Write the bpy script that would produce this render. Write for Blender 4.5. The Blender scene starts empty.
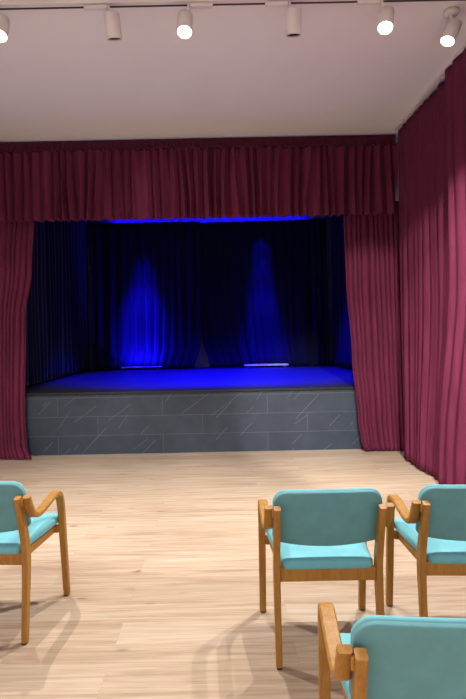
import bpy, bmesh, math, random
from mathutils import Vector, Matrix, noise

S = bpy.context.scene
COL = S.collection
PI = math.pi

# ------------------------------------------------------------------ view
S.view_settings.view_transform = 'Standard'
S.view_settings.look = 'None'
S.view_settings.gamma = 1
S.view_settings.use_curve_mapping = False
S.view_settings.exposure = -0.10


# ------------------------------------------------------------------ helpers
def srgb(r, g, b):
    f = lambda c: (c / 12.92 if c <= 0.04045 else ((c + 0.055) / 1.055) ** 2.4)
    return (f(r / 255), f(g / 255), f(b / 255), 1)


def tag(o, label=None, cat=None, group=None, kind=None):
    if label: o['label'] = label
    if cat: o['category'] = cat
    if group: o['group'] = group
    if kind: o['kind'] = kind
    return o


def empty(name, loc=(0, 0, 0), rz=0.0):
    o = bpy.data.objects.new(name, None)
    o.empty_display_size = 0.1
    COL.objects.link(o)
    o.location = loc
    o.rotation_euler = (0, 0, rz)
    return o


def obj(name, bm, m, parent=None, smooth=True, bevel=0.0, seg=2, solid=0.0):
    bmesh.ops.recalc_face_normals(bm, faces=bm.faces[:])
    me = bpy.data.meshes.new(name)
    bm.to_mesh(me)
    bm.free()
    me.materials.append(m)
    for p in me.polygons:
        p.use_smooth = smooth
    o = bpy.data.objects.new(name, me)
    COL.objects.link(o)
    if parent: o.parent = parent
    if bevel:
        b = o.modifiers.new('bevel', 'BEVEL')
        b.width = bevel
        b.segments = seg
        b.limit_method = 'ANGLE'
        b.angle_limit = math.radians(40)
        b.harden_normals = True
    if solid:
        d = o.modifiers.new('solid', 'SOLIDIFY')
        d.thickness = solid
        d.offset = 0
    return o


def box(bm, x0, x1, y0, y1, z0, z1):
    v = [bm.verts.new((x, y, z)) for z in (z0, z1) for y in (y0, y1) for x in (x0, x1)]
    for f in ((0, 2, 3, 1), (4, 5, 7, 6), (0, 1, 5, 4), (2, 6, 7, 3), (0, 4, 6, 2), (1, 3, 7, 5)):
        bm.faces.new([v[i] for i in f])
    return bm


def newbox(*a):
    return box(bmesh.new(), *a)


def lathe(bm, prof, mat=Matrix(), n=32, cap=True):
    """prof: (r, z) pairs, revolved about z then moved by mat"""
    rings = []
    for r, z in prof:
        rings.append([bm.verts.new(mat @ Vector((r * math.cos(2 * PI * k / n), r * math.sin(2 * PI * k / n), z)))
                      for k in range(n)])
    for a, b in zip(rings, rings[1:]):
        for k in range(n):
            bm.faces.new((a[k], a[(k + 1) % n], b[(k + 1) % n], b[k]))
    if cap:
        bm.faces.new(rings[0])
        bm.faces.new(rings[-1])
    return bm


def catmull(pts, n=8):
    out = []
    P = [pts[0]] + list(pts) + [pts[-1]]
    for i in range(1, len(P) - 2):
        p0, p1, p2, p3 = P[i - 1], P[i], P[i + 1], P[i + 2]
        for k in range(n):
            t = k / n
            out.append(tuple(0.5 * (2 * b + (c - a) * t + (2 * a - 5 * b + 4 * c - d) * t * t
                                    + (3 * b - a - 3 * c + d) * t ** 3) for a, b, c, d in zip(p0, p1, p2, p3)))
    out.append(tuple(pts[-1]))
    return out


def sweep_profile(bm, pts, ch=0.004):
    """pts: (x, y, z, width along x, thickness in the yz plane): a bar of chamfered section"""
    rings = []
    for i, p in enumerate(pts):
        a = pts[max(i - 1, 0)]
        b = pts[min(i + 1, len(pts) - 1)]
        t = Vector((0, b[1] - a[1], b[2] - a[2])).normalized()
        nrm = Vector((0, -t.z, t.y))
        w, h = p[3] / 2, p[4] / 2
        c = Vector(p[:3])
        ring = []
        for u, v in ((-w, -h + ch), (-w + ch, -h), (w - ch, -h), (w, -h + ch),
                     (w, h - ch), (w - ch, h), (-w + ch, h), (-w, h - ch)):
            ring.append(bm.verts.new(c + Vector((u, 0, 0)) + nrm * v))
        rings.append(ring)
    for a, b in zip(rings, rings[1:]):
        for k in range(8):
            bm.faces.new((a[k], a[(k + 1) % 8], b[(k + 1) % 8], b[k]))
    bm.faces.new(rings[0])
    bm.faces.new(rings[-1])
    return bm


# ------------------------------------------------------------------ materials
def mat(name):
    m = bpy.data.materials.new(name)
    m.use_nodes = True
    nt = m.node_tree
    return m, nt, nt.nodes['Principled BSDF'], nt.nodes, nt.links


def node(nt, t, **kw):
    n = nt.nodes.new(t)
    for k, v in kw.items():
        if k in n.inputs:
            n.inputs[k].default_value = v
        else:
            setattr(n, k, v)
    return n


def coords(nt, scale=(1, 1, 1), rot=(0, 0, 0), loc=(0, 0, 0)):
    tc = node(nt, 'ShaderNodeTexCoord')
    mp = node(nt, 'ShaderNodeMapping')
    mp.inputs['Scale'].default_value = scale
    mp.inputs['Rotation'].default_value = rot
    mp.inputs['Location'].default_value = loc
    nt.links.new(tc.outputs['Object'], mp.inputs['Vector'])
    return mp.outputs['Vector']


def ramp(nt, fac, stops):
    r = node(nt, 'ShaderNodeValToRGB')
    el = r.color_ramp.elements
    while len(el) < len(stops): el.new(0.5)
    for e, (p, c) in zip(el, stops):
        e.position = p
        e.color = c if len(c) == 4 else (*c, 1)
    nt.links.new(fac, r.inputs['Fac'])
    return r.outputs['Color']


def mixc(nt, a, b, fac, mode='MIX'):
    n = nt.nodes.new('ShaderNodeMix')
    n.data_type = 'RGBA'
    n.blend_type = mode
    for sock, v in ((n.inputs[0], fac), (n.inputs[6], a), (n.inputs[7], b)):
        if hasattr(v, 'links'): nt.links.new(v, sock)
        else: sock.default_value = v
    return n.outputs[2]


def bump(nt, bsdf, height, strength=0.3, dist=0.002):
    b = node(nt, 'ShaderNodeBump')
    b.inputs['Strength'].default_value = strength
    b.inputs['Distance'].default_value = dist
    nt.links.new(height, b.inputs['Height'])
    nt.links.new(b.outputs['Normal'], bsdf.inputs['Normal'])


def mat_plain(name, col, rough=0.6, var=0.06, scale=8, metal=0.0):
    m, nt, p, N, L = mat(name)
    n = node(nt, 'ShaderNodeTexNoise', Scale=scale, Detail=4.0)
    L.new(coords(nt), n.inputs['Vector'])
    a = tuple(c * (1 - var) for c in col[:3])
    b = tuple(min(1, c * (1 + var)) for c in col[:3])
    L.new(ramp(nt, n.outputs['Fac'], [(0.3, a), (0.7, b)]), p.inputs['Base Color'])
    p.inputs['Roughness'].default_value = rough
    p.inputs['Metallic'].default_value = metal
    return m


def mat_velvet(name, lo, hi, sheen=0.25, tint=(1, 1, 1, 1)):
    m, nt, p, N, L = mat(name)
    n = node(nt, 'ShaderNodeTexNoise', Scale=3.0, Detail=5.0)
    L.new(coords(nt, (6, 6, 0.7)), n.inputs['Vector'])
    L.new(ramp(nt, n.outputs['Fac'], [(0.3, lo), (0.7, hi)]), p.inputs['Base Color'])
    p.inputs['Roughness'].default_value = 0.85
    p.inputs['Specular IOR Level'].default_value = 0.15
    p.inputs['Sheen Weight'].default_value = sheen
    p.inputs['Sheen Roughness'].default_value = 0.45
    p.inputs['Sheen Tint'].default_value = tint
    f = node(nt, 'ShaderNodeTexNoise', Scale=350.0, Detail=2.0)
    L.new(coords(nt), f.inputs['Vector'])
    bump(nt, p, f.outputs['Fac'], 0.15, 0.001)
    return m


def mat_fabric(name, col):
    m, nt, p, N, L = mat(name)
    n = node(nt, 'ShaderNodeTexNoise', Scale=14.0, Detail=5.0)
    L.new(coords(nt), n.inputs['Vector'])
    a = tuple(c * 0.92 for c in col[:3])
    b = tuple(min(1, c * 1.07) for c in col[:3])
    L.new(ramp(nt, n.outputs['Fac'], [(0.3, a), (0.7, b)]), p.inputs['Base Color'])
    p.inputs['Roughness'].default_value = 0.9
    p.inputs['Specular IOR Level'].default_value = 0.2
    p.inputs['Sheen Weight'].default_value = 0.12
    w = node(nt, 'ShaderNodeTexNoise', Scale=420.0, Detail=2.0)
    L.new(coords(nt), w.inputs['Vector'])
    bump(nt, p, w.outputs['Fac'], 0.2, 0.001)
    return m


def mat_beech(name):
    m, nt, p, N, L = mat(name)
    n = node(nt, 'ShaderNodeTexNoise', Scale=5.0, Detail=6.0, Roughness=0.6)
    L.new(coords(nt, (9, 9, 1.2)), n.inputs['Vector'])
    c = ramp(nt, n.outputs['Fac'], [(0.25, srgb(144, 98, 38)), (0.5, srgb(166, 118, 47)), (0.75, srgb(180, 131, 57))])
    f = node(nt, 'ShaderNodeTexNoise', Scale=60.0, Detail=3.0)
    L.new(coords(nt, (6, 6, 0.5)), f.inputs['Vector'])
    c = mixc(nt, c, ramp(nt, f.outputs['Fac'], [(0.35, (0.75, 0.68, 0.6)), (0.6, (1, 1, 1))]), 0.45, 'MULTIPLY')
    L.new(c, p.inputs['Base Color'])
    p.inputs['Roughness'].default_value = 0.5
    p.inputs['Specular IOR Level'].default_value = 0.35
    return m


def mat_floor(name):
    m, nt, p, N, L = mat(name)
    v = coords(nt, loc=(0.55, 0.05, 0))
    br = node(nt, 'ShaderNodeTexBrick', Scale=1.0)
    br.offset = 0.37
    br.offset_frequency = 2
    br.inputs['Brick Width'].default_value = 1.38
    br.inputs['Row Height'].default_value = 0.193
    br.inputs['Mortar Size'].default_value = 0.0012
    br.inputs['Mortar Smooth'].default_value = 0.3
    br.inputs['Bias'].default_value = 0.0
    br.inputs['Color1'].default_value = (0, 0, 0, 1)
    br.inputs['Color2'].default_value = (1, 1, 1, 1)
    br.inputs['Mortar'].default_value = (0.5, 0.5, 0.5, 1)
    L.new(v, br.inputs['Vector'])
    # per plank tone
    base = ramp(nt, br.outputs['Color'], [(0.0, srgb(192, 174, 151)), (0.5, srgb(197, 180, 157)), (1.0, srgb(202, 186, 165))])
    # long grain, shifted from plank to plank
    off = node(nt, 'ShaderNodeVectorMath', operation='MULTIPLY_ADD')
    L.new(br.outputs['Color'], off.inputs[0])
    off.inputs[1].default_value = (7.0, 3.0, 11.0)
    L.new(v, off.inputs[2])
    mp = node(nt, 'ShaderNodeMapping')
    mp.inputs['Scale'].default_value = (0.5, 8.0, 1)
    L.new(off.outputs[0], mp.inputs['Vector'])
    g = node(nt, 'ShaderNodeTexNoise', Scale=2.0, Detail=7.0, Roughness=0.6, Distortion=1.6)
    L.new(mp.outputs['Vector'], g.inputs['Vector'])
    c = mixc(nt, base, ramp(nt, g.outputs['Fac'], [(0.30, srgb(204, 186, 174)), (0.5, srgb(240, 232, 225)), (0.68, (1, 1, 1, 1))]), 0.85, 'MULTIPLY')
    mp2 = node(nt, 'ShaderNodeMapping')
    mp2.inputs['Scale'].default_value = (1.6, 60.0, 1)
    L.new(off.outputs[0], mp2.inputs['Vector'])
    g2 = node(nt, 'ShaderNodeTexNoise', Scale=2.0, Detail=4.0)
    L.new(mp2.outputs['Vector'], g2.inputs['Vector'])
    c = mixc(nt, c, ramp(nt, g2.outputs['Fac'], [(0.35, srgb(225, 210, 200)), (0.6, (1, 1, 1, 1))]), 0.5, 'MULTIPLY')
    # knots
    mk = node(nt, 'ShaderNodeMapping')
    mk.inputs['Scale'].default_value = (1.3, 4.2, 1)
    L.new(off.outputs[0], mk.inputs['Vector'])
    k = node(nt, 'ShaderNodeTexVoronoi', voronoi_dimensions='2D', Scale=1.0, Randomness=1.0)
    L.new(mk.outputs['Vector'], k.inputs['Vector'])
    kn = ramp(nt, k.outputs['Distance'], [(0.0, srgb(135, 100, 85)), (0.022, srgb(185, 158, 142)), (0.06, (1, 1, 1, 1))])
    sep = node(nt, 'ShaderNodeSeparateColor')
    L.new(k.outputs['Color'], sep.inputs[0])
    gate = node(nt, 'ShaderNodeMath', operation='GREATER_THAN')
    L.new(sep.outputs[0], gate.inputs[0])
    gate.inputs[1].default_value = 0.5
    fk = node(nt, 'ShaderNodeMath', operation='MULTIPLY')
    L.new(gate.outputs[0], fk.inputs[0])
    L.new(sep.outputs[1], fk.inputs[1])
    c = mixc(nt, c, kn, fk.outputs[0], 'MULTIPLY')
    # seams
    c = mixc(nt, c, srgb(178, 146, 122), br.outputs['Fac'])
    L.new(c, p.inputs['Base Color'])
    p.inputs['Roughness'].default_value = 0.42
    p.inputs['Specular IOR Level'].default_value = 0.35
    bump(nt, p, g2.outputs['Fac'], 0.06, 0.001)
    return m


def mat_slate(name):
    m, nt, p, N, L = mat(name)
    tc = node(nt, 'ShaderNodeTexCoord')
    sp = node(nt, 'ShaderNodeSeparateXYZ')
    cb = node(nt, 'ShaderNodeCombineXYZ')
    L.new(tc.outputs['Object'], sp.inputs[0])
    L.new(sp.outputs['X'], cb.inputs['X'])
    L.new(sp.outputs['Z'], cb.inputs['Y'])
    mp = node(nt, 'ShaderNodeMapping')
    mp.inputs['Location'].default_value = (5.65, 0, 0)
    L.new(cb.outputs[0], mp.inputs['Vector'])
    br = node(nt, 'ShaderNodeTexBrick', Scale=1.0)
    br.offset = 0.38
    br.offset_frequency = 2
    br.inputs['Brick Width'].default_value = 1.345
    br.inputs['Row Height'].default_value = 0.243
    br.inputs['Mortar Size'].default_value = 0.0035
    br.inputs['Mortar Smooth'].default_value = 0.2
    br.inputs['Color1'].default_value = srgb(55, 63, 73)
    br.inputs['Color2'].default_value = srgb(62, 70, 80)
    br.inputs['Mortar'].default_value = srgb(86, 93, 102)
    L.new(mp.outputs[0], br.inputs['Vector'])
    n = node(nt, 'ShaderNodeTexNoise', Scale=4.0, Detail=7.0, Roughness=0.65)
    L.new(mp.outputs[0], n.inputs['Vector'])
    c = mixc(nt, br.outputs['Color'], ramp(nt, n.outputs['Fac'], [(0.3, (0.72, 0.72, 0.74)), (0.7, (1.1, 1.1, 1.1))]), 0.7, 'MULTIPLY')
    # pale straight diagonal veins
    def mth(op, a, b=None):
        q = node(nt, 'ShaderNodeMath', operation=op)
        for k, v in enumerate((a, b)):
            if v is None: continue
            if hasattr(v, 'links'): L.new(v, q.inputs[k])
            else: q.inputs[k].default_value = v
        return q.outputs[0]
    tot = None
    for ang, freq, wd, th in ((0.80, 5.3, 0.016, 0.60), (0.98, 3.1, 0.008, 0.60), (0.62, 4.1, 0.010, 0.63)):
        r1 = node(nt, 'ShaderNodeVectorRotate', rotation_type='Z_AXIS')
        r1.inputs['Angle'].default_value = -ang
        L.new(mp.outputs[0], r1.inputs['Vector'])
        sx = node(nt, 'ShaderNodeSeparateXYZ')
        L.new(r1.outputs[0], sx.inputs[0])
        u = mth('MULTIPLY', sx.outputs['Y'], freq)
        ln = mth('LESS_THAN', mth('ABSOLUTE', mth('SUBTRACT', mth('FRACT', u), 0.5)), wd)
        cv = node(nt, 'ShaderNodeCombineXYZ')
        L.new(mth('MULTIPLY', mth('FLOOR', u), 7.31), cv.inputs['X'])
        L.new(mth('MULTIPLY', sx.outputs['X'], 2.2), cv.inputs['Y'])
        nz = node(nt, 'ShaderNodeTexNoise', Scale=1.0, Detail=0.0)
        L.new(cv.outputs[0], nz.inputs['Vector'])
        v = mth('MULTIPLY', ln, mth('GREATER_THAN', nz.outputs['Fac'], th))
        tot = v if tot is None else mth('MAXIMUM', tot, v)
    c = mixc(nt, c, srgb(106, 112, 120), mth('MULTIPLY', tot, 0.75))
    L.new(c, p.inputs['Base Color'])
    p.inputs['Roughness'].default_value = 0.6
    p.inputs['Specular IOR Level'].default_value = 0.3
    bump(nt, p, n.outputs['Fac'], 0.2, 0.004)
    return m


def mat_emit(name, col, strength):
    m, nt, p, N, L = mat(name)
    p.inputs['Base Color'].default_value = (0.8, 0.8, 0.8, 1)
    p.inputs['Emission Color'].default_value = col
    p.inputs['Emission Strength'].default_value = strength
    return m


M = dict(
    floor=mat_floor('floor_planks'),
    ceiling=mat_plain('ceiling_paint', srgb(238, 235, 233), 0.9, 0.015, 1.5),
    wall=mat_plain('wall_paint', srgb(205, 203, 218), 0.85, 0.03, 2),
    backwall=mat_plain('stage_wall_paint', srgb(95, 95, 108), 0.85, 0.05, 3),
    dark=mat_plain('dark_paint', srgb(30, 30, 36), 0.8, 0.1, 4),
    slate=mat_slate('slate_tile'),
    stagefloor=mat_plain('stage_lino', srgb(52, 52, 62), 0.5, 0.08, 5),
    edge=mat_plain('stage_edge', srgb(15, 15, 18), 0.5, 0.1, 6),
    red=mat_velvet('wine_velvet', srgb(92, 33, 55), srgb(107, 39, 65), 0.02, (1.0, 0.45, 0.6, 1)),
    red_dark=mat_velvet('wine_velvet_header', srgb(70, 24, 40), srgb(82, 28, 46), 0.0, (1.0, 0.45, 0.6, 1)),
    black=mat_velvet('black_velvet', srgb(15, 15, 30), srgb(20, 20, 38), 0.1),
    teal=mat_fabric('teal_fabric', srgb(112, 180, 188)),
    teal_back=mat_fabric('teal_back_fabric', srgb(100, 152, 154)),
    beech=mat_beech('beech_wood'),
    rubber=mat_plain('foot_glide', srgb(40, 32, 28), 0.7, 0.1, 20),
    white=mat_plain('white_metal', srgb(222, 214, 208), 0.45, 0.02, 10),
    slot=mat_plain('track_slot', srgb(52, 44, 44), 0.5, 0.05, 10),
    lens_off=mat_plain('lens_glass', srgb(60, 58, 58), 0.2, 0.05, 30),
    steel=mat_plain('steel', srgb(180, 180, 185), 0.4, 0.04, 20, 0.6),
    lens=mat_emit('lamp_light', (1.0, 0.97, 0.92, 1), 14.0),
    led=mat_emit('blue_led', (0.02, 0.02, 1.0, 1), 0.6),
)

# ------------------------------------------------------------------ the room
ZC = 3.97
XL, XR = -3.3, 2.48
YB, YF = -4.2, 6.50


def struct(name, bm, m, smooth=False, **k):
    return tag(obj(name, bm, m, None, smooth, **k), kind='structure')


struct('floor', newbox(XL, XR, YB, YF, -0.1, 0), M['floor'])
struct('ceiling', newbox(XL, XR, YB, YF + 0.12, ZC, ZC + 0.1), M['ceiling'])
struct('wall_left', newbox(XL - 0.1, XL, YB, YF + 0.12, -0.1, ZC + 0.1), M['wall'])
struct('wall_right', newbox(XR, XR + 0.1, YB, YF + 0.12, -0.1, ZC + 0.1), M['wall'])
struct('wall_back', newbox(XL - 0.1, XR + 0.1, YB - 0.1, YB, -0.1, ZC + 0.1), M['wall'])
b = bmesh.new()                                     # proscenium wall with its opening
box(b, XL, -2.80, YF, YF + 0.12, 0.8, ZC)
box(b, 2.19, XR, YF, YF + 0.12, 0.8, ZC)
box(b, -2.80, 2.19, YF, YF + 0.12, 3.45, ZC)
struct('wall_front', b, M['wall'])

# ---- stage
SX0, SX1, SY1 = -3.25, 2.75, 10.95
b = bmesh.new()
box(b, XL, XR, 6.48, 6.499, 0, 0.778)
fa = struct('wall_stage_front', b, M['slate'])
struct('floor_stage', newbox(SX0, SX1, 6.47, SY1, 0.78, 0.80), M['stagefloor'])
struct('trim_1', newbox(-2.80, 2.26, 6.452, 6.469, 0.776, 0.803), M['edge'], bevel=0.003)
struct('wall_stage_back', newbox(SX0, SX1, SY1, SY1 + 0.1, 0.7, 4.5), M['backwall'])
struct('wall_stage_left', newbox(SX0 - 0.1, SX0, 6.62, SY1 + 0.1, 0.7, 4.5), M['dark'])
struct('wall_stage_right', newbox(SX1, SX1 + 0.1, 6.62, SY1 + 0.1, 0.7, 4.5), M['dark'])
struct('ceiling_stage', newbox(SX0, SX1, 6.62, SY1, 4.4, 4.5), M['dark'])


# ------------------------------------------------------------------ curtains
def smooth01(t):
    t = max(0.0, min(1.0, t))
    return t * t * (3 - 2 * t)


def drape_bm(rows, n_folds, amp, seed, nz=36, per=9, a_top=0.55, a_bot=1.0, side=1.0, hem=0.0, jag=0.0, wob=0.012, pinch=0.6):
    """rows: (z, x0, y0, x1, y1) from top to bottom: the edges of the cloth at that height"""
    rows = sorted(rows, key=lambda r: -r[0])
    zt, zb = rows[0][0], rows[-1][0]
    ns = int(n_folds * per)
    zs = []
    for j in range(nz + 1):
        zs.append(zt + (zb - zt) * j / nz)
    bm = bmesh.new()
    grid = []
    for j, z in enumerate(zs):
        t = (zt - z) / (zt - zb)
        i = 0
        while i < len(rows) - 2 and z < rows[i + 1][0]: i += 1
        r0, r1 = rows[i], rows[i + 1]
        u = smooth01((r0[0] - z) / (r0[0] - r1[0])) if len(rows) > 2 else (r0[0] - z) / (r0[0] - r1[0])
        x0, y0, x1, y1 = (a + (c - a) * u for a, c in zip(r0[1:], r1[1:]))
        d = Vector((x1 - x0, y1 - y0, 0))
        tg = d.normalized()
        nr = Vector((tg.y, -tg.x, 0)) * side
        line = []
        for k in range(ns + 1):
            s = k / ns
            nn = noise.noise(Vector((s * n_folds * 0.45, seed, t * 0.5)))
            n2 = noise.noise(Vector((s * n_folds * 0.9, seed + 9.1, t * 0.8)))
            ph = 2 * PI * (n_folds * s + 0.8 * nn)
            am = amp * (a_top + (a_bot - a_top) * t) * (0.75 + 0.7 * n2)
            g0 = 0.5 + 0.5 * math.sin(ph)
            f = 2 * max(g0, 1e-4) ** pinch - 1
            off = am * (f + 0.16 * math.sin(2 * ph + 1.0 + 3 * n2))
            off += wob * t * noise.noise(Vector((s * n_folds * 0.25, seed + 3.3, t * 2.0))) * 3
            lat = am * 0.45 * math.sin(2 * ph) * 0.5
            zz = z
            if hem and j == nz: zz = z + hem * noise.noise(Vector((s * n_folds * 0.6, seed + 5.0, 0)))
            if jag and t > 0.55:
                zz = z + jag * (t - 0.55) / 0.45 * (f * 0.6 + 0.7 * n2)
            p = Vector((x0, y0, 0)) + d * s + nr * off + tg * lat
            line.append(bm.verts.new((p.x, p.y, zz)))
        grid.append(line)
    for a, c in zip(grid, grid[1:]):
        for k in range(ns):
            bm.faces.new((a[k], a[k + 1], c[k + 1], c[k]))
    return bm


# valance across the proscenium
val = empty('valance', (-0.55, 6.27, 2.98))
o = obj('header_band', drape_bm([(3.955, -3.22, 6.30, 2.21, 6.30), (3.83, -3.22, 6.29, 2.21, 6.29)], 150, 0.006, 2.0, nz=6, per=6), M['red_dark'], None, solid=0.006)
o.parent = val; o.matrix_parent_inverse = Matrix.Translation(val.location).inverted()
o = obj('skirt', drape_bm([(3.835, -3.22, 6.285, 2.21, 6.285), (2.955, -3.22, 6.25, 2.21, 6.25)], 48, 0.066, 4.0, nz=26, per=14, a_top=0.75, a_bot=1.0, jag=0.010, wob=0.004, pinch=1.5), M['red'], None, solid=0.005)
o.parent = val; o.matrix_parent_inverse = Matrix.Translation(val.location).inverted()
tag(val, 'wide wine red pleated valance hanging across the top of the stage', 'valance')

# proscenium legs
o = obj('stage_curtain', drape_bm([(3.15, -3.20, 6.39, -2.34, 6.39), (2.4, -3.20, 6.39, -2.385, 6.39), (1.75, -3.20, 6.38, -2.475, 6.39),
                                   (0.5, -3.20, 6.37, -2.50, 6.38), (0.14, -3.20, 6.35, -2.47, 6.35), (0.012, -3.20, 6.32, -2.38, 6.26)],
                                  12, 0.028, 21.0, nz=60, per=11, a_top=0.7, a_bot=1.3), M['red'], solid=0.005)
tag(o, 'wine red stage curtain gathered at the left side of the stage', 'curtain', 'stage curtains')
o = obj('stage_curtain', drape_bm([(3.15, 1.56, 6.39, 2.29, 6.40), (2.2, 1.575, 6.39, 2.29, 6.40), (1.2, 1.63, 6.39, 2.29, 6.40),
                                   (0.4, 1.69, 6.38, 2.29, 6.39), (0.12, 1.72, 6.36, 2.29, 6.37), (0.012, 1.76, 6.33, 2.27, 6.34)],
                                  11, 0.030, 33.0, nz=60, per=11, a_top=0.7, a_bot=1.35), M['red'], solid=0.005)
tag(o, 'wine red stage curtain gathered at the right side of the stage', 'curtain', 'stage curtains')

# right wall curtains (two panels) and their rail
o = obj('wall_curtain', drape_bm([(3.935, 2.20, 6.15, 2.22, 4.60), (2.0, 2.19, 6.15, 2.20, 4.60), (0.02, 2.14, 5.95, 2.14, 4.78)],
                                 10, 0.042, 51.0, nz=44, per=11, a_top=0.45, a_bot=1.7), M['red'], solid=0.005)
tag(o, 'long wine red wall curtain on the right nearer the stage', 'curtain', 'wall curtains on the right')
o = obj('wall_curtain', drape_bm([(3.935, 2.15, 4.74, 2.17, 2.1), (2.0, 2.15, 4.74, 2.17, 2.1), (0.02, 2.09, 4.97, 2.15, 2.1)],
                                 13, 0.045, 63.0, nz=44, per=11, a_top=0.45, a_bot=1.6), M['red'], solid=0.005)
tag(o, 'long wine red wall curtain at the right edge of the photo, nearer the chairs', 'curtain', 'wall curtains on the right')
b = bmesh.new()
box(b, 2.14, 2.19, 2.0, 6.14, 3.942, 3.969)
o = obj('curtain_rail', b, M['white'], None, False, bevel=0.004)
tag(o, 'white curtain rail along the ceiling above the right wall curtains', 'curtain rail')

# stage drapes
g = 'black drapes round the stage'
o = obj('stage_drape', drape_bm([(3.90, -2.76, 10.62, -0.44, 10.62), (2.2, -2.73, 10.62, -0.44, 10.62), (1.3, -2.73, 10.62, -0.47, 10.62), (0.83, -2.73, 10.60, -0.60, 10.60)],
                                12, 0.055, 71.0, nz=40, per=10, a_top=0.8, a_bot=1.1), M['black'], solid=0.005)
tag(o, 'left back drape on the stage with a bright blue lit patch', 'drape', g)
o = obj('stage_drape', drape_bm([(3.90, -0.50, 10.74, 2.24, 10.66), (2.2, -0.50, 10.74, 2.24, 10.66), (1.5, -0.42, 10.74, 2.24, 10.66), (0.83, -0.27, 10.72, 2.24, 10.64)],
                                14, 0.05, 83.0, nz=40, per=10, a_top=0.8, a_bot=1.1), M['black'], solid=0.005)
tag(o, 'right back drape on the stage with a dim blue lit column', 'drape', g)
o = obj('stage_drape', drape_bm([(4.2, -2.82, 6.80, -2.82, 10.68), (0.83, -2.82, 6.80, -2.82, 10.68)], 22, 0.03, 91.0, nz=24, per=9), M['black'], solid=0.005)
tag(o, 'dark drape along the left side of the stage', 'drape', g)
o = obj('stage_drape', drape_bm([(4.2, 2.34, 6.80, 2.34, 10.68), (0.83, 2.34, 6.80, 2.34, 10.68)], 22, 0.03, 97.0, nz=24, per=9), M['black'], solid=0.005)
tag(o, 'dark drape along the right side of the stage', 'drape', g)


# two low bar lights at the foot of the back drapes
def bar_light(x0, x1, y, lit, label, body):
    root = empty('bar_light', ((x0 + x1) / 2, y, 0.80))
    w = (x1 - x0) / 2
    obj('housing', newbox(-w, w, -0.03, 0.03, 0.050, 0.080), M[body], root, False, bevel=0.006)
    for sx in (-1, 1):
        obj('foot', newbox(sx * (w - 0.08) - 0.02, sx * (w - 0.08) + 0.02, -0.04, 0.04, 0, 0.047), M['edge'], root, False, bevel=0.003)
    obj('lens_strip', newbox(-w + 0.02, w - 0.02, -0.012, 0.026, 0.080, 0.083), M['led'], root, False)
    tag(root, label, 'stage light', 'bar lights on the stage floor')
    return root


bar_light(-2.10, -1.22, 10.34, True, 'dark low bar light on the stage floor under the bright blue patch', 'edge')
bar_light(0.44, 1.36, 10.42, True, 'pale low bar light on the stage floor before the right back drape', 'white')


# ------------------------------------------------------------------ ceiling track and spotlights
tr = empty('lighting_track', (-0.4, 3.67, 3.915))
obj('track_body', newbox(-2.6, 2.45, -0.025, 0.025, 0.0, 0.054), M['white'], tr, False, bevel=0.003)
obj('track_slot', newbox(-2.6, 2.45, 0.012, 0.027, -0.004, 0.002), M['slot'], tr, False)
tag(tr, 'long white lighting track across the ceiling with a dark slot', 'lighting track')


def spotlight(x, y, adir, aim, lit, label, z=3.915, canopy=False, drop=0.115):
    """adir: which side of the bracket the adapter sits; aim: direction the lamp points"""
    root = empty('track_spotlight', (x, y, z))
    aim = Vector(aim).normalized()
    if canopy:
        obj('adapter', lathe(bmesh.new(), [(0.055, 0.054), (0.055, 0.025), (0.045, 0.012), (0.0005, 0.012)], n=28), M['white'], root, True)
    else:
        a0, a1 = sorted((0.0, adir * 0.165))
        obj('adapter', newbox(a0 + adir * 0.012, a1 + adir * 0.012, -0.018, 0.018, -0.032, -0.006), M['white'], root, False, bevel=0.004)
    c = Vector((-adir * 0.028 if not canopy else 0, 0.0, -0.03 - drop))          # pivot on the body
    bx = bmesh.new()
    if canopy:
        lathe(bx, [(0.012, 0.014), (0.012, c.z + 0.05)], n=12)
    else:
        box(bx, -0.007, 0.007, -0.012, 0.012, c.z - 0.005, -0.006)
    obj('bracket', bx, M['white'], root, False)
    q = aim.to_track_quat('-Z', 'Y').to_matrix().to_4x4()
    mt = Matrix.Translation(c + aim * 0.01) @ q
    R = 0.056
    obj('lamp_body', lathe(bmesh.new(), [(0.001, 0.085), (R - 0.006, 0.085), (R, 0.079), (R, -0.085), (R - 0.004, -0.087), (R - 0.005, -0.078)], mt, 36, cap=False),
        M['white'], root, True)
    obj('lens', lathe(bmesh.new(), [(R - 0.006, -0.078), (0.025, -0.082), (0.001, -0.083)], mt, 36, cap=False), M['lens'] if lit else M['lens_off'], root, True)
    tag(root, label, 'spotlight', 'spotlights on the ceiling')
    return Vector((x, y, z)) + c + aim * 0.115, aim


LAMPS = []
Y0 = 3.67
for x, adir, aim, lit, label in (
        (-1.59, -1, (0.05, -0.42, -1), True, 'lit white spotlight cut by the left edge of the photo'),
        (-0.775, -1, (0.06, 0.30, -1), False, 'unlit white spotlight left of the lit one over the middle'),
        (-0.195, 1, (-0.02, -0.42, -1), True, 'lit white spotlight between the two unlit ones'),
        (0.54, -1, (0.0, 0.25, -1), False, 'unlit white spotlight right of the lit one over the middle'),
        (1.21, -1, (-0.22, -0.42, -1), True, 'lit white spotlight on the track, right of the unlit ones')):
    p, d = spotlight(x, Y0, adir, aim, lit, label)
    if lit: LAMPS.append((p, d))
p, d = spotlight(1.82, 3.90, 1, (-0.45, -0.15, -1), True, 'lit white spotlight nearest the right wall curtain', canopy=True, drop=0.075)
LAMPS.append((p, d))


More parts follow.
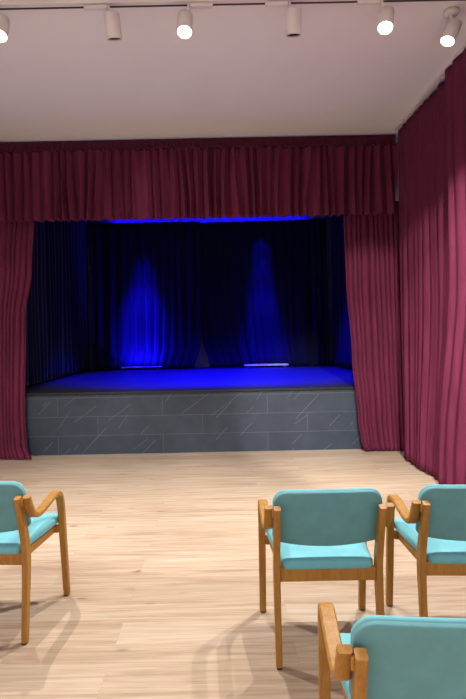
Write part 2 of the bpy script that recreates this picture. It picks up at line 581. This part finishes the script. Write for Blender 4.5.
# ------------------------------------------------------------------ chairs
def rrect(w, h, r, n=7):
    pts = []
    for cx, cy, a0 in ((w - r, h - r, 0), (-w + r, h - r, 90), (-w + r, -h + r, 180), (w - r, -h + r, 270)):
        for k in range(n + 1):
            a = math.radians(a0 + 90 * k / n)
            pts.append((cx + r * math.cos(a), cy + r * math.sin(a)))
    # extra points along the long sides so that the plan curve stays smooth
    out = []
    for i, p in enumerate(pts):
        q = pts[(i + 1) % len(pts)]
        out.append(p)
        L = math.hypot(q[0] - p[0], q[1] - p[1])
        m = int(L / 0.03)
        for k in range(1, m):
            out.append((p[0] + (q[0] - p[0]) * k / m, p[1] + (q[1] - p[1]) * k / m))
    return out


def back_outline(w, h):
    """wide rounded upper corners, tight lower ones"""
    up = [p for p in rrect(w, h, 0.060) if p[1] > -0.02]
    lo = [p for p in rrect(w, h, 0.022) if p[1] <= -0.02]
    pts = up + lo
    return sorted(pts, key=lambda p: math.atan2(p[1], p[0]))


def pad(outline, profile, place):
    """profile: (scale inset in m, offset along thickness) from one face's middle over the rim to the other"""
    bm = bmesh.new()
    rings = []
    mx = max(abs(p[0]) for p in outline)
    my = max(abs(p[1]) for p in outline)
    for ins, th in profile:
        sx, sy = (mx - ins[0]) / mx, (my - ins[1]) / my
        rings.append([bm.verts.new(place(p[0] * sx, p[1] * sy, th)) for p in outline])
    n = len(outline)
    for a, c in zip(rings, rings[1:]):
        for k in range(n):
            bm.faces.new((a[k], a[(k + 1) % n], c[(k + 1) % n], c[k]))
    for ring, th in ((rings[0], profile[0][1]), (rings[-1], profile[-1][1])):
        c = bm.verts.new(place(0, 0, th))
        for k in range(n):
            bm.faces.new((ring[k], ring[(k + 1) % n], c))
    return bm


def cushion_profile(hw, hh, t0, t1, r, crown):
    """rounded rim between thickness t0 and t1, faces swelling by crown"""
    pr = []
    for f in (0.92, 0.75, 0.5, 0.25):
        pr.append(((hw * f, hh * f), t0 - crown * 0.25 * min(1, f * 1.6)))
    for k in range(5):
        a = PI / 2 * k / 4
        pr.append(((r * (1 - math.sin(a)),) * 2, t0 + r * (1 - math.cos(a))))
    for k in range(5):
        a = PI / 2 * k / 4
        pr.append(((r * (1 - math.cos(a)),) * 2, t1 - r * (1 - math.sin(a))))
    for f in (0.12, 0.25, 0.5, 0.75, 0.92):
        pr.append(((hw * f, hh * f), t1 + crown * min(1, f * 1.6)))
    return pr


BZ0, BZ1 = 0.522, 0.797                       # backrest bottom and top
BH = (BZ1 - BZ0) / 2
LEAN = math.atan2(0.075, 0.25)


def back_place(x, v, th):
    """x across, v up the leaning back (from its centre), th forward"""
    drop = 0.0
    if v < 0: drop = 0.030 * (x / 0.245) ** 2 * (-v / BH)
    v2 = v + drop
    z = (BZ0 + BZ1) / 2 + v2 * math.cos(LEAN) * 1.04 + th * math.sin(LEAN)
    y = -0.002 - v2 * math.sin(LEAN) + th * math.cos(LEAN) + 0.16 * x * x
    return Vector((x, y, z))


def seat_place(x, v, th):
    f = (v + 0.235) / 0.47
    k = 0.85 + 0.15 * smooth01(f * 1.15)
    y = 0.235 + v
    return Vector((x * k, y, 0.418 + th + 0.012 * f - 0.02 * max(0, f - 0.82) ** 1 * 1.5))


def make_chair():
    root = empty('armchair')
    wood = M['beech']
    # rear posts
    for s in (-1, 1):
        x = s * 0.232
        pts = catmull([(x, -0.012, 0.008, 0.028, 0.034), (x, 0.006, 0.2, 0.029, 0.040), (x, 0.020, 0.38, 0.030, 0.050), (x, 0.014, 0.48, 0.030, 0.050),
                       (x, -0.018, 0.60, 0.030, 0.044), (x, -0.060, 0.733, 0.030, 0.034)], 7)
        lg = obj('rear_leg', sweep_profile(bmesh.new(), pts, 0.004), wood, root, False)
        obj('foot_glide', newbox(x - 0.012, x + 0.012, -0.027, 0.003, 0.0, 0.010), M['rubber'], lg, False, bevel=0.002)
    # front legs running on into the armrests
    for s in (-1, 1):
        x = s * 0.268
        pts = catmull([(x, 0.455, 0.008, 0.034, 0.030), (x, 0.430, 0.22, 0.035, 0.034), (x, 0.402, 0.46, 0.037, 0.034), (x, 0.389, 0.55, 0.040, 0.030),
                       (x, 0.368, 0.603, 0.043, 0.027), (x, 0.335, 0.631, 0.046, 0.026), (x, 0.295, 0.636, 0.047, 0.025)], 8)
        fl = obj('front_leg', sweep_profile(bmesh.new(), pts, 0.004), wood, root, False)
        obj('foot_glide', newbox(x - 0.013, x + 0.013, 0.442, 0.468, 0.0, 0.010), M['rubber'], fl, False, bevel=0.002)
        pts = catmull([(x, 0.297, 0.636, 0.047, 0.025), (x, 0.24, 0.631, 0.047, 0.025), (x, 0.16, 0.618, 0.046, 0.025), (x, 0.095, 0.609, 0.044, 0.026),
                       (x, 0.045, 0.615, 0.042, 0.026), (x, 0.003, 0.648, 0.040, 0.026), (x, -0.042, 0.733, 0.037, 0.024)], 8)
        obj('armrest', sweep_profile(bmesh.new(), pts, 0.005), wood, root, False)
        xa, xb = sorted((s * 0.2465, s * 0.256))
        obj('arm_spacer', newbox(xa, xb, -0.058, -0.022, 0.690, 0.722), wood, root, False, bevel=0.002)
    # seat frame
    obj('rear_rail', newbox(-0.2175, 0.2175, 0.006, 0.030, 0.376, 0.438), wood, root, False, bevel=0.003)
    obj('front_rail', newbox(-0.250, 0.250, 0.385, 0.408, 0.388, 0.430), wood, root, False, bevel=0.003)
    for s in (-1, 1):
        bm = bmesh.new()
        for zz in (0.392, 0.430):
            for dx in (0.0, 0.022):
                bm.verts.new((s * (0.190 + dx), 0.040, zz - 0.002))
                bm.verts.new((s * (0.212 + dx), 0.405, zz))
        bm.verts.ensure_lookup_table()
        v = bm.verts
        for f in ((0, 1, 3, 2), (4, 5, 7, 6), (0, 1, 5, 4), (2, 3, 7, 6), (0, 2, 6, 4), (1, 3, 7, 5)):
            bm.faces.new([v[i] for i in f])
        obj('side_rail', bm, wood, root, False, bevel=0.003)
    # upholstery
    obj('seat', pad(rrect(0.247, 0.235, 0.035), cushion_profile(0.247, 0.235, 0.008, 0.054, 0.018, 0.006), seat_place), M['teal'], root, True)
    br = obj('backrest', pad(back_outline(0.246, BH), cushion_profile(0.246, BH, 0.004, 0.028, 0.011, 0.003), back_place), M['teal'], root, True)
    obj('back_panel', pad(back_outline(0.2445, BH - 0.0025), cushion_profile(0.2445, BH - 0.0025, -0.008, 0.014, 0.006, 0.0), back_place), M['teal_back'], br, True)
    return root


def copy_tree(o, parent=None):
    c = o.copy()
    COL.objects.link(c)
    if parent: c.parent = parent
    for ch in [k for k in bpy.data.objects if k.parent == o]:
        copy_tree(ch, c)
    return c


chair = make_chair()
spots = [
    ((0.459, 2.28), 0, 'teal wooden armchair standing whole in view in the middle of the front row'),
    ((1.13, 2.30), -3, 'teal wooden armchair cut by the right edge, beside the whole chair'),
    ((-1.232, 2.515), -3.5, 'teal wooden armchair at the left edge of the photo'),
    ((0.552, 1.245), -4.5, 'nearest teal wooden armchair, cut by the bottom right corner'),
]
protos = [chair] + [copy_tree(chair) for _ in spots[1:]]
for o, ((x, y), rz, label) in zip(protos, spots):
    o.location = (x, y, 0)
    o.rotation_euler = (0, 0, math.radians(rz))
    tag(o, label, 'chair', 'teal wooden armchairs in the hall')


# ------------------------------------------------------------------ lights
def light(name, kind, loc, energy, col=(1, 1, 1), aim=None, **k):
    l = bpy.data.lights.new(name, kind)
    l.energy = energy
    l.color = col
    for a, v in k.items(): setattr(l, a, v)
    o = bpy.data.objects.new(name, l)
    COL.objects.link(o)
    o.location = loc
    if aim is not None: o.rotation_euler = Vector(aim).to_track_quat('-Z', 'Y').to_euler()
    return o


WARM = (1.0, 0.975, 0.955)
for p, d in LAMPS:
    light('track_beam', 'SPOT', p, 275, WARM, d, spot_size=math.radians(135), spot_blend=0.8, shadow_soft_size=0.014)
# the hall's other ceiling spots, behind the camera: aimed at the curtains
for x, tx, ty, e, sz in ((1.0, 2.0, 6.3, 1200, 34), (0.2, 2.2, 5.0, 480, 34), (-1.4, -2.8, 6.3, 230, 32)):
    light('unseen_beam', 'SPOT', (x, 0.6, 3.85), e, WARM, Vector((tx, ty, 0.75)) - Vector((x, 0.6, 3.85)),
          spot_size=math.radians(sz), spot_blend=0.35, shadow_soft_size=0.05)
for x in (-1.9, -0.3, 1.2):  # unseen beams added to brighten the floor in front of the stage
    light('unseen_beam', 'SPOT', (x, 0.6, 3.85), 520, WARM, Vector((x * 1.05, 5.2, 0)) - Vector((x, 0.6, 3.85)),
          spot_size=math.radians(38), spot_blend=0.5, shadow_soft_size=0.05)
for x in (-2.0, -0.4, 1.2):  # unseen downlights added to light the floor, its bounce lifting the ceiling
    for y, e in ((0.2, 40), (-2.4, 500)):
        light('added_fill', 'SPOT', (x, y, 3.85), e, WARM, (0, -0.1, -1), spot_size=math.radians(115), spot_blend=0.6, shadow_soft_size=0.06)

# two added spots without fixtures, raking the valance to bring out its folds
for lx, tx, e in ((-2.5, -0.1, 80), (1.5, -2.0, 60)):
    light('added_valance_beam', 'SPOT', (lx, 4.05, 3.80), e, WARM, Vector((tx, 6.3, 2.75)) - Vector((lx, 4.05, 3.80)), spot_size=math.radians(44), spot_blend=0.9, shadow_soft_size=0.03)

BLUE = (0.006, 0.002, 1.0)
light('bar_beam', 'AREA', (-1.66, 10.37, 0.893), 60, BLUE, (0, 0.6, 1), shape='RECTANGLE', size=0.7, size_y=0.03, spread=math.radians(120))
light('bar_beam', 'AREA', (0.90, 10.42, 0.90), 8, BLUE, (0, 0.5, 1), shape='RECTANGLE', size=0.8, size_y=0.03, spread=math.radians(120))
for x in (-0.85, 0.1, 1.0):
    light('stage_beam', 'SPOT', (x, 8.92, 4.3), 3100, BLUE, (0, -0.02, -1), spot_size=math.radians(70), spot_blend=0.55, shadow_soft_size=0.08)
light('stage_beam', 'SPOT', (-1.63, 9.5, 4.3), 6000, BLUE, Vector((-1.64, 10.6, 1.5)) - Vector((-1.63, 9.5, 4.3)), spot_size=math.radians(27), spot_blend=0.95, shadow_soft_size=0.05)
light('stage_beam', 'SPOT', (-1.60, 10.0, 4.3), 1300, BLUE, Vector((-1.62, 10.6, 2.3)) - Vector((-1.60, 10.0, 4.3)), spot_size=math.radians(24), spot_blend=1.0, shadow_soft_size=0.05)
for tz, e in ((1.2, 3000), (2.4, 900), (3.2, 350)):
    light('stage_beam', 'SPOT', (0.86, 10.0, 4.3), e, BLUE, Vector((0.86, 10.66, tz)) - Vector((0.86, 10.0, 4.3)), spot_size=math.radians(21), spot_blend=0.7, shadow_soft_size=0.05)
light('stage_wash', 'AREA', (-0.25, 10.86, 3.92), 40, BLUE, (0, 0.6, 1), shape='RECTANGLE', size=4.2, size_y=0.05)

w = bpy.data.worlds.new('world')
S.world = w
w.use_nodes = True
w.node_tree.nodes['Background'].inputs[0].default_value = (0.9, 0.92, 1, 1)
w.node_tree.nodes['Background'].inputs[1].default_value = 0.02

# ------------------------------------------------------------------ camera
cam = bpy.data.cameras.new('camera')
cam.sensor_fit = 'VERTICAL'
cam.sensor_height = 24
cam.lens = 505 / 699 * 24
co = bpy.data.objects.new('camera', cam)
COL.objects.link(co)
cam.shift_x = 11 / 699
cam.shift_y = -14.5 / 699
R = Matrix.Rotation(math.radians(90), 4, 'X') @ Matrix.Rotation(math.radians(-1.17), 4, 'Z')
co.matrix_world = Matrix.Translation((0, 0, 1.5)) @ R
S.camera = co
